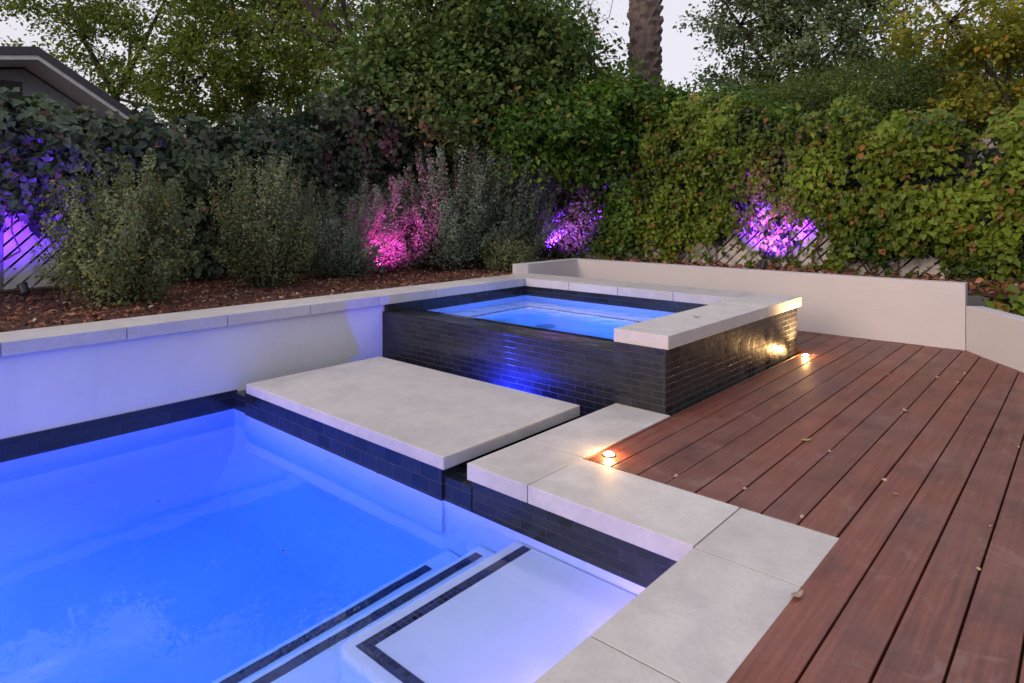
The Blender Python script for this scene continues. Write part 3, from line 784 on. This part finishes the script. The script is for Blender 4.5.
leaves('crown', P, np.tile([0, 0, .6], (4500, 1)), .075, M_LIGHT, root, 'broad', jit=.8)
# dense centre tree
D = 10.2
tree('tree', 'dense dark green tree filling the middle, down to the fence corner', 'tree', at(470, D),
     [pxblob(455, 20, 75, 75, D), pxblob(520, 45, 75, 70, D), pxblob(400, 95, 70, 55, D), pxblob(470, 110, 110, 50, D), pxblob(570, 90, 60, 40, D), pxblob(450, -50, 80, 55, D), pxblob(350, 125, 45, 28, D)],
     330, 66000, .085, M_DARK, .17, 'trees beyond the fences', spread=.22, shell=.3)
D = 9.2
tree('bush', 'broad leafy green bush bulging over the back fence below the palm trunk', 'bush', at(640, D), [pxblob(620, 118, 60, 32, D), pxblob(690, 120, 60, 26, D), pxblob(560, 140, 60, 40, D), pxblob(740, 130, 45, 26, D)], 150, 26000, .075, M_IVYG, .06, None, spread=.16, shell=.3)
# thin twiggy tree against the sky left of the palm
D = 13
root = empty('tree', tuple(at(560, D)), 'thin twiggy nearly bare tree against the sky left of the palm', 'tree', 'trees beyond the fences')
m = MB()
m.tube([at(560, D, 260), at(562, D, 120), at(565, D, 40), at(560, D, -60)], [.09, .07, .05, .03], 7)
ends = []
for k in range(70):
    a = at(563+rng.normal(0, 4), D, rng.uniform(-50, 90)); e1 = a + np.array([rng.normal(0, .5), rng.normal(0, .5), rng.uniform(.1, .6)]); e2 = e1+rng.normal(0, .3, 3)+np.array([0, 0, .15])
    m.tube([a, e1, e2], [.014, .008, .003], 4); ends += [e1, e2, (a+e1)/2, (e1+e2)/2]
m.build('trunk', BARK, root)
E_ = np.array(ends); P = np.repeat(E_, 9, 0); P = P+rng.normal(0, .11, P.shape)
leaves('crown', P, np.tile([0, 0, .6], (len(P), 1)), .05, M_BLUE, root, 'narrow', jit=.8)
# right trees
D = 12
tree('tree', 'blue green small leaved tree right of the palm, open against the sky', 'tree', at(790, D),
     [pxblob(740, 25, 50, 35, D), pxblob(790, 60, 80, 55, D), pxblob(850, 30, 60, 60, D), pxblob(800, -15, 70, 40, D), pxblob(735, 85, 50, 25, D)], 240, 23000, .075, M_BLUE, .13, 'trees beyond the fences', spread=.16)
M_MID = mat_leaf('bush_mid_green', (.040, .070, .022), (.16, .22, .055), (.25, .25, .06), .04, .35)
D = 10.0
tree('tree', 'soft feathery green bush between the blue green tree and the golden one', 'tree', at(850, D),
     [pxblob(840, 105, 60, 36, D), pxblob(905, 95, 50, 38, D), pxblob(770, 112, 55, 28, D), pxblob(960, 125, 50, 24, D)], 200, 42000, .07, M_MID, .07, 'trees beyond the fences', spread=.2, shape='narrow', shell=.2)
D = 9.3
tree('tree', 'golden leaved tree overhanging the top right corner', 'tree', at(1010, D),
     [pxblob(950, 22, 60, 42, D), pxblob(1010, 62, 62, 45, D), pxblob(1070, 15, 70, 60, D), pxblob(985, 110, 60, 28, D), pxblob(1060, 110, 50, 40, D)], 190, 15500, .07, M_GOLD, .10, 'trees beyond the fences', spread=.15)
D = 16
tree('tree', 'far hazy tree closing the gap behind the golden tree', 'tree', at(960, D), [pxblob(930, 90, 110, 45, D), pxblob(1020, 60, 80, 60, D)], 90, 15000, .11, M_BLUE, .11, 'trees beyond the fences')

# palm trunk with old leaf bases
D = 12.5
pb = at(645, D); root = empty('palm_tree', tuple(pb), 'stout rough palm trunk rising against the pale sky', 'palm tree')
PALM = mat_bark('palm_fibre', (.075, .052, .045), (.21, .155, .135), 14)
m = MB(); vs = []; fs = []; seg, rings = 22, 110; hgt = 9.0
for i in range(rings+1):
    z = -.2+hgt*i/rings; r0 = .27+.015*math.sin(z*3)
    for k in range(seg):
        a = 2*math.pi*k/seg; rr = r0*(1+.16*(vnoise(np.array([a*2.5]), np.array([z*5]), 9)[0]-.5))
        vs.append((pb[0]+rr*math.cos(a), pb[1]+rr*math.sin(a), z))
for i in range(rings):
    for k in range(seg):
        k2 = (k+1) % seg; fs.append((i*seg+k, i*seg+k2, (i+1)*seg+k2, (i+1)*seg+k))
m.add(vs, fs)
for i in range(300):
    z = .6+8.2*i/300; a = i*2.39996; rr = .25; ca, sa = math.cos(a), math.sin(a); w2 = rng.uniform(.07, .12); L = rng.uniform(.10, .20); h2 = .09
    def Q(r_, t_, z_): return (pb[0]+ca*r_-sa*t_, pb[1]+sa*r_+ca*t_, z+z_)
    o_ = rng.uniform(.04, .10)
    m.add([Q(rr, -w2, -h2), Q(rr, w2, -h2), Q(rr, w2*.9, h2), Q(rr, -w2*.9, h2), Q(rr+o_, -w2*.7, L*.3), Q(rr+o_, w2*.7, L*.3), Q(rr+o_*.9, w2*.5, L*.3+.06), Q(rr+o_*.9, -w2*.5, L*.3+.06)],
          [(0,1,5,4), (1,2,6,5), (2,3,7,6), (3,0,4,7), (4,5,6,7), (0,3,2,1)])
m.build('trunk', PALM, root)
fr = MB(); PF = []; NF = []
for k in range(26):
    a = rng.uniform(0, 2*np.pi); el = rng.uniform(-.3, 1.1); L = rng.uniform(2.2, 2.9); pts = []
    for i in range(8):
        s = i/7*L; r_ = s*math.cos(el)*.95; z = 8.8+s*math.sin(el)-.16*s*s
        pts.append(np.array([pb[0]+math.cos(a)*r_, pb[1]+math.sin(a)*r_, z]))
    fr.tube(pts, [.03, .026, .022, .018, .014, .010, .007, .004], 5)
    for i in range(7):
        for t_ in np.linspace(0, 1, 9):
            c_ = pts[i]*(1-t_)+pts[i+1]*t_
            for sd in (-1, 1): PF.append(c_+sd*.14*np.array([-math.sin(a), math.cos(a), -.3])); NF.append([0, 0, 1])
fr.build('frond_ribs', STEM, root)
leaves('fronds', np.array(PF), np.array(NF, float), .42, M_DARK, root, 'narrow', droop=.4)

# low climbing greens and dry litter behind the low wall at the right
P = []; 
for i in range(2600):
    s = rng.uniform(-.2, 4.5); w2 = rng.uniform(.16, 1.6); P.append((A[0]+dx*s+nx_*w2, A[1]+dy*s+ny_*w2, .36+abs(rng.normal(0, .08))+.12*w2*rng.random()))
P = np.array(P)
o = leaves('ground_cover', P, np.tile([0, -.4, 1.], (len(P), 1)), .075, M_IVYY, None, 'ivy', jit=.5); tag(o, 'low trailing ivy and dry leaves behind the low angled wall', 'ground cover', kind='stuff')
# bark chips and leaf litter in the bed
n = 9000
P = np.stack([rng.uniform(-7.7, -5.15, n), rng.uniform(-.5, 7.8, n), np.zeros(n)], 1)
P[:, 2] = .436 + .05*(vnoise(P[:, 0]*3, P[:, 1]*3, 3)-.5) + .035*(vnoise(P[:, 0]*14, P[:, 1]*14, 5)-.5)
o = leaves('bark_mulch', P, np.tile([0, 0, 1.], (n, 1)), .045, CHIP, None, 'small', jit=.5); tag(o, 'red brown bark chips strewn over the planted bed', 'bark mulch', kind='stuff')
n = 2600
P = np.stack([rng.uniform(-5.1, 2.5, n), rng.uniform(7.12, 8.3, n), np.zeros(n)], 1); P[:, 2] = .48+rng.uniform(0, .10, n)
o = leaves('leaf_litter', P, np.tile([0, 0, 1.], (n, 1)), .06, CHIP, None, 'broad', jit=.6); tag(o, 'dry brown leaf litter between the garden wall and the back fence', 'leaf litter', kind='stuff')

# ------------------------------------------------------------------ grey house beyond the left fence
hs = empty('house', (-14.5, 3.5, 0), 'grey neighbouring house gable with dark roof and white edge boards', 'house')
HX = -13.35
HG = simple('grey_siding', (.27, .28, .34), .8); RF = simple('roof_shingle', (.07, .06, .07), .9, nz=.5); FA = simple('white_fascia', (.62, .60, .62), .6); SOF = simple('soffit_grey', (.50, .47, .50), .7)
prof = [(-2.0, 2.60), (1.0, 3.30), (2.78, 3.60), (6.4, 1.28)]       # (y, z) underside line of the roof edge
m = MB()
wy = [(-2.0, -.15), (6.0, -.15)] + [(6.0, 1.50), (2.78, 3.56), (1.0, 3.26), (-2.0, 2.55)]
n = len(wy); vs = [(HX-5, y, z) for y, z in wy] + [(HX, y, z) for y, z in wy]
m.add(vs, [tuple(range(n))[::-1], tuple(range(n, 2*n))]+[(i, (i+1) % n, n+(i+1) % n, n+i) for i in range(n)]); m.build('wall', HG, hs)
def strip(x0, x1, up0, up1, mat, name, dy=0):
    m = MB(); pr = prof; vs = []; fs = []
    for (y, z) in pr: vs += [(x0, y, z+up0), (x1, y, z+up0), (x1, y, z+up1), (x0, y, z+up1)]
    for i in range(len(pr)-1):
        a = i*4
        for k in range(4): fs.append((a+k, a+(k+1) % 4, a+4+(k+1) % 4, a+4+k))
    fs += [(0, 3, 2, 1), tuple(len(vs)-4+k for k in range(4))]; m.add(vs, fs); return m.build(name, mat, hs)
strip(HX-5, HX+.85, .0, .02, SOF, 'soffit'); strip(HX-5, HX+.91, .062, .19, RF, 'roof'); strip(HX+.85, HX+.88, -.01, .061, FA, 'fascia')
vt = MB()
for k in range(9): vt.box(HX+.002, HX+.03, 2.48, 2.74, 2.92+k*.045, 2.95+k*.045)
vt.box(HX+.001, HX+.012, 2.46, 2.76, 2.90, 3.34)
vt.build('gable_vent', simple('vent_dark', (.06, .06, .07), .7), hs)

# ------------------------------------------------------------------ garden spotlights
def spotlight(loc, aim, col, power, lab, ang=75, size=.03, body=True):
    root = empty('garden_spotlight', tuple(loc), lab, 'garden spotlight', 'garden spotlights')
    l = Vector(loc); a = Vector(aim); d_ = (a-l).normalized(); h = l+Vector((0, 0, .10))
    MB().tube([l+Vector((0, 0, -.12)), l, h], [.006, .010, .010], 8).build('stake', BLACKM, root)
    MB().lathe([(.018, -.05), (.034, -.03), (.038, .045), (.042, .055), (.036, .055), (.034, .045)], h, 18, d_).build('head', BLACKM, root, smooth=False)
    MB().lathe([(.033, .046), (.033, .050), (0, .053)], h, 18, d_).build('lens', simple('lamp_lens_'+lab[:6], (.6, .5, .7), .3, emit=tuple(col), es=3), root)
    L = bpy.data.lights.new('lamp', 'SPOT'); L.color = col; L.energy = power; L.spot_size = R(ang*1.12); L.spot_blend = 1.0; L.shadow_soft_size = size
    o = bpy.data.objects.new('lamp', L); COL.objects.link(o); o.parent = root
    o.location = (h + d_*.075) - l; o.rotation_euler = d_.to_track_quat('-Z', 'Y').to_euler()
    return root
VIO = (.12, .018, 1.0); PINK = (.85, .04, .62); VP = (.50, .05, 1.0)
spotlight((-6.95, 1.45, .44), (-7.75, 1.20, 1.85), VIO, 180, 'black spotlight throwing violet light on the left slat fence', 115)
spotlight((-6.02, 4.56, .44), (-6.95, 5.40, 1.16), PINK, 240, 'black spotlight at the stone cap edge lighting a shrub pink', 70)
spotlight((-5.66, 7.14, .50), (-5.92, 8.0, 1.15), (.22, .03, 1.0), 480, 'spotlight hidden behind the wall corner lighting ivy violet beside the spa', 78)
spotlight((-2.84, 7.48, .50), (-2.90, 8.1, 1.12), (.22, .03, 1.0), 420, 'spotlight behind the garden wall making the brightest violet patch of slats', 80)

# ------------------------------------------------------------------ pool, spa and trough lamps, plus added fills
def area(name, loc, aim, col, power, sx, parent, sy=None):
    L = bpy.data.lights.new(name, 'AREA'); L.color = col; L.energy = power; L.shape = 'DISK'; L.size = sx
    o = bpy.data.objects.new(name, L); COL.objects.link(o); o.parent = parent
    o.location = Vector(loc)-origin(parent); o.rotation_euler = (Vector(aim)-Vector(loc)).to_track_quat('-Z', 'Y').to_euler(); return o
BLUE = (.012, .135, 1.0)
VIOLET_FILL = (.75, .20, 1.0)
area('pool_lamp_or_fill', (-3.4, PY0+.05, -.75), (-3.9, 2.3, -.85), BLUE, 46, .30, pool)
area('pool_lamp_or_fill', (PX0+.03, -.6, -.30), (-1.6, 1.9, -.40), VIOLET_FILL, 58, .12, pool)  # violet fill added to tint the sun shelf lavender
area('pool_lamp_or_fill', (PX0+.03, .2, -.72), (-2.2, 1.2, -.9), (.02, .10, 1.0), 14, .25, pool)
area('pool_lamp_or_fill', (PX1-.04, -1.5, -.75), (-4.3, 1.3, -1.1), BLUE, 70, .25, pool)
for yy in (1.10, 1.62, 2.08): area('shelf_fill', (PX1-.006, yy, -.285), (-2.4, yy+.05, -.33), (.42, .20, 1.0), 1.7, .06, pool)  # unseen violet fills added below the coping to colour the shelf
area('spa_lamp_or_fill', (-3.5, 4.42, -.33), (-3.6, 5.5, -.25), (.005, .34, 1.0), 165, .16, spa)
area('spa_lamp_or_fill', (-3.5, 4.09, .12), (-3.6, 5.5, -.12), (.22, .20, 1.0), 22, .12, spa)  # fill added to light the bench tops, no fitting of its own
area('trough_lamp', (-3.22, 3.50, -.22), (-3.26, 3.64, .02), (.02, .04, 1.0), 26, .04, spa)

# ------------------------------------------------------------------ fallen leaves and seeds
LM = {'y': simple('leaf_fallen_yellow', (.32, .26, .05), .7), 't': simple('leaf_fallen_tan', (.33, .24, .17), .8), 'o': simple('leaf_fallen_orange', (.42, .20, .09), .7), 'b': simple('leaf_fallen_brown', (.07, .045, .03), .8)}
def fallen(x, y, z, L, rz, kind, lab, curl=.25, group='fallen leaves'):
    vs = []; n = 6
    for i in range(n+1):
        t_ = i/n; wd = .26*L*math.sin(math.pi*min(1, t_*.96+.02))**.8*(1-.25*t_)
        zc = curl*L*(t_-.5)**2*1.6+.003
        for sgn in (-1, 0, 1):
            vs.append((L*(t_-.5), sgn*wd, zc+abs(sgn)*curl*.35*wd+.0))
    fs = [(i*3+j_, (i+1)*3+j_, (i+1)*3+j_+1, i*3+j_+1) for i in range(n) for j_ in range(2)]
    c, s = math.cos(rz), math.sin(rz)
    m = MB(); m.add([(x+vx*c-vy*s, y+vx*s+vy*c, z+vz) for vx, vy, vz in vs], fs)
    o = m.build('fallen_leaf', LM[kind], None, smooth=True)
    me = o.data; off = Vector((x, y, z))
    for vv in me.vertices: vv.co -= off
    o.location = off
    sd = o.modifiers.new('thick', 'SOLIDIFY'); sd.thickness = .0012
    return tag(o, lab, 'leaf', group)
fallen(-1.17, 3.688, .003, .062, .9, 'y', 'yellow fallen leaf lying mid deck on a board seam')
fallen(-.722, 2.189, .003, .055, 1.2, 't', 'curled tan leaf against the edge of the stone coping', .5)
fallen(-.657, 3.254, .004, .024, .5, 'o', 'small orange leaf scrap in a deck seam right of the coping corner')
fallen(-.88, 4.62, .003, .06, 2.2, 't', 'curled pale brown leaf on the far deck before the step in the wall', .5)
fallen(-1.78, 5.86, .003, .05, .2, 't', 'tan leaf right beside the deck lamp at the spa foot')
fallen(-1.55, 6.35, .003, .05, .4, 't', 'brown leaf on the deck boards near the back wall', .4)
fallen(-2.12, 4.35, ZT+.002, .045, .3, 'b', 'dark leaf on the stone cap of the spa', .6)
fallen(-2.63, 1.47, ZW+.001, .022, .3, 'b', 'tiny dark leaf floating on the open pool water', .2)
fallen(-3.55, 1.30, ZW+.001, .018, .9, 'b', 'speck of dark leaf floating left of the other in the pool', .2)
fallen(-3.0, 2.246, -.236, .03, .1, 't', 'tan leaf floating against the plinth of the stone platform', .2)
# seeds caught in the seams
first = None
pix = [(896, 300+195), (877, 431)]
for i in range(16):
    k = random.choice([-5, -4, -3, -2, -1, 0, 1, 2, 3]); x = -.740+k*W+random.uniform(-.012, .012); y = random.uniform(2.75 if k < 0 else 1.2, 6.2)
    if first is None:
        m = MB(); m.lathe([(.001, -.009), (.005, -.006), (.0065, 0), (.004, .007), (.001, .010)], (0, 0, 0), 8, (1, .3, .1))
        first = m.build('seed', LM['o'] if False else simple('seed_tan', (.38, .28, .20), .8), None, smooth=True)
        tag(first, 'tiny tan seed husk caught in a seam between deck boards', 'seed', 'seeds in the deck seams'); s_ = first
    else:
        s_ = first.copy(); COL.objects.link(s_)
    s_.location = (x, y, .003); s_.rotation_euler = (0, 0, random.uniform(0, 3)); f_ = random.uniform(.6, 1.3); s_.scale = (f_, f_, f_)

# ------------------------------------------------------------------ sky and sun
world = bpy.data.worlds.new('World'); sc.world = world; world.use_nodes = True
nt = world.node_tree; nt.nodes.clear()
out = nt.nodes.new('ShaderNodeOutputWorld'); bg = nt.nodes.new('ShaderNodeBackground'); nt.links.new(bg.outputs[0], out.inputs[0])
SUN_EL, SUN_AZ = 10, 188
sky = nt.nodes.new('ShaderNodeTexSky'); sky.sky_type = 'NISHITA'; sky.sun_disc = False; sky.sun_elevation = R(SUN_EL); sky.sun_rotation = R(SUN_AZ)
sky.altitude = 100; sky.dust_density = 2.5
tc = nt.nodes.new('ShaderNodeTexCoord')
nz_ = nd(nt, 'ShaderNodeTexNoise', Scale=2.2, Detail=7, Roughness=.6); mp = nd(nt, 'ShaderNodeMapping'); mp.inputs['Scale'].default_value = (1, 1, 2.2)
nt.links.new(tc.outputs['Generated'], mp.inputs[0]); nt.links.new(mp.outputs[0], nz_.inputs['Vector'])
cl = ramp(nt, nz_.outputs['Fac'], [(.40, (.26, .31, .50)), (.50, (.55, .57, .72)), (.60, (1.7, 1.65, 1.72))])
sx = nd(nt, 'ShaderNodeSeparateXYZ'); nt.links.new(tc.outputs['Generated'], sx.inputs[0])
cl = mix(nt, ramp(nt, sx.outputs['Z'], [(.34, (0, 0, 0)), (.50, (1, 1, 1))]), (.66, .63, .69), cl)
sc_ = nd(nt, 'ShaderNodeVectorMath', operation='SCALE'); nt.links.new(cl, sc_.inputs[0]); sc_.inputs['Scale'].default_value = 7.6
nt.links.new(mix(nt, .86, sky.outputs[0], sc_.outputs[0]), bg.inputs[0]); bg.inputs[1].default_value = .11
sun = bpy.data.lights.new('sun', 'SUN'); sun.energy = 1.05; sun.angle = R(25); sun.color = (1, .80, .66)
so = bpy.data.objects.new('sun', sun); COL.objects.link(so); so.rotation_euler = (R(90-SUN_EL-12), 0, R(180-SUN_AZ)); so.location = (0, 0, 20)

vs_ = sc.view_settings; vs_.view_transform = 'Standard'; vs_.look = 'None'; vs_.gamma = 1; vs_.exposure = .74
sc.render.engine = 'CYCLES'
cy = sc.cycles
cy.use_denoising = True
cy.max_bounces = 10; cy.diffuse_bounces = 4; cy.glossy_bounces = 4; cy.transmission_bounces = 6; cy.transparent_max_bounces = 8
cy.sample_clamp_indirect = 4; cy.caustics_reflective = True; cy.caustics_refractive = True; cy.blur_glossy = .8
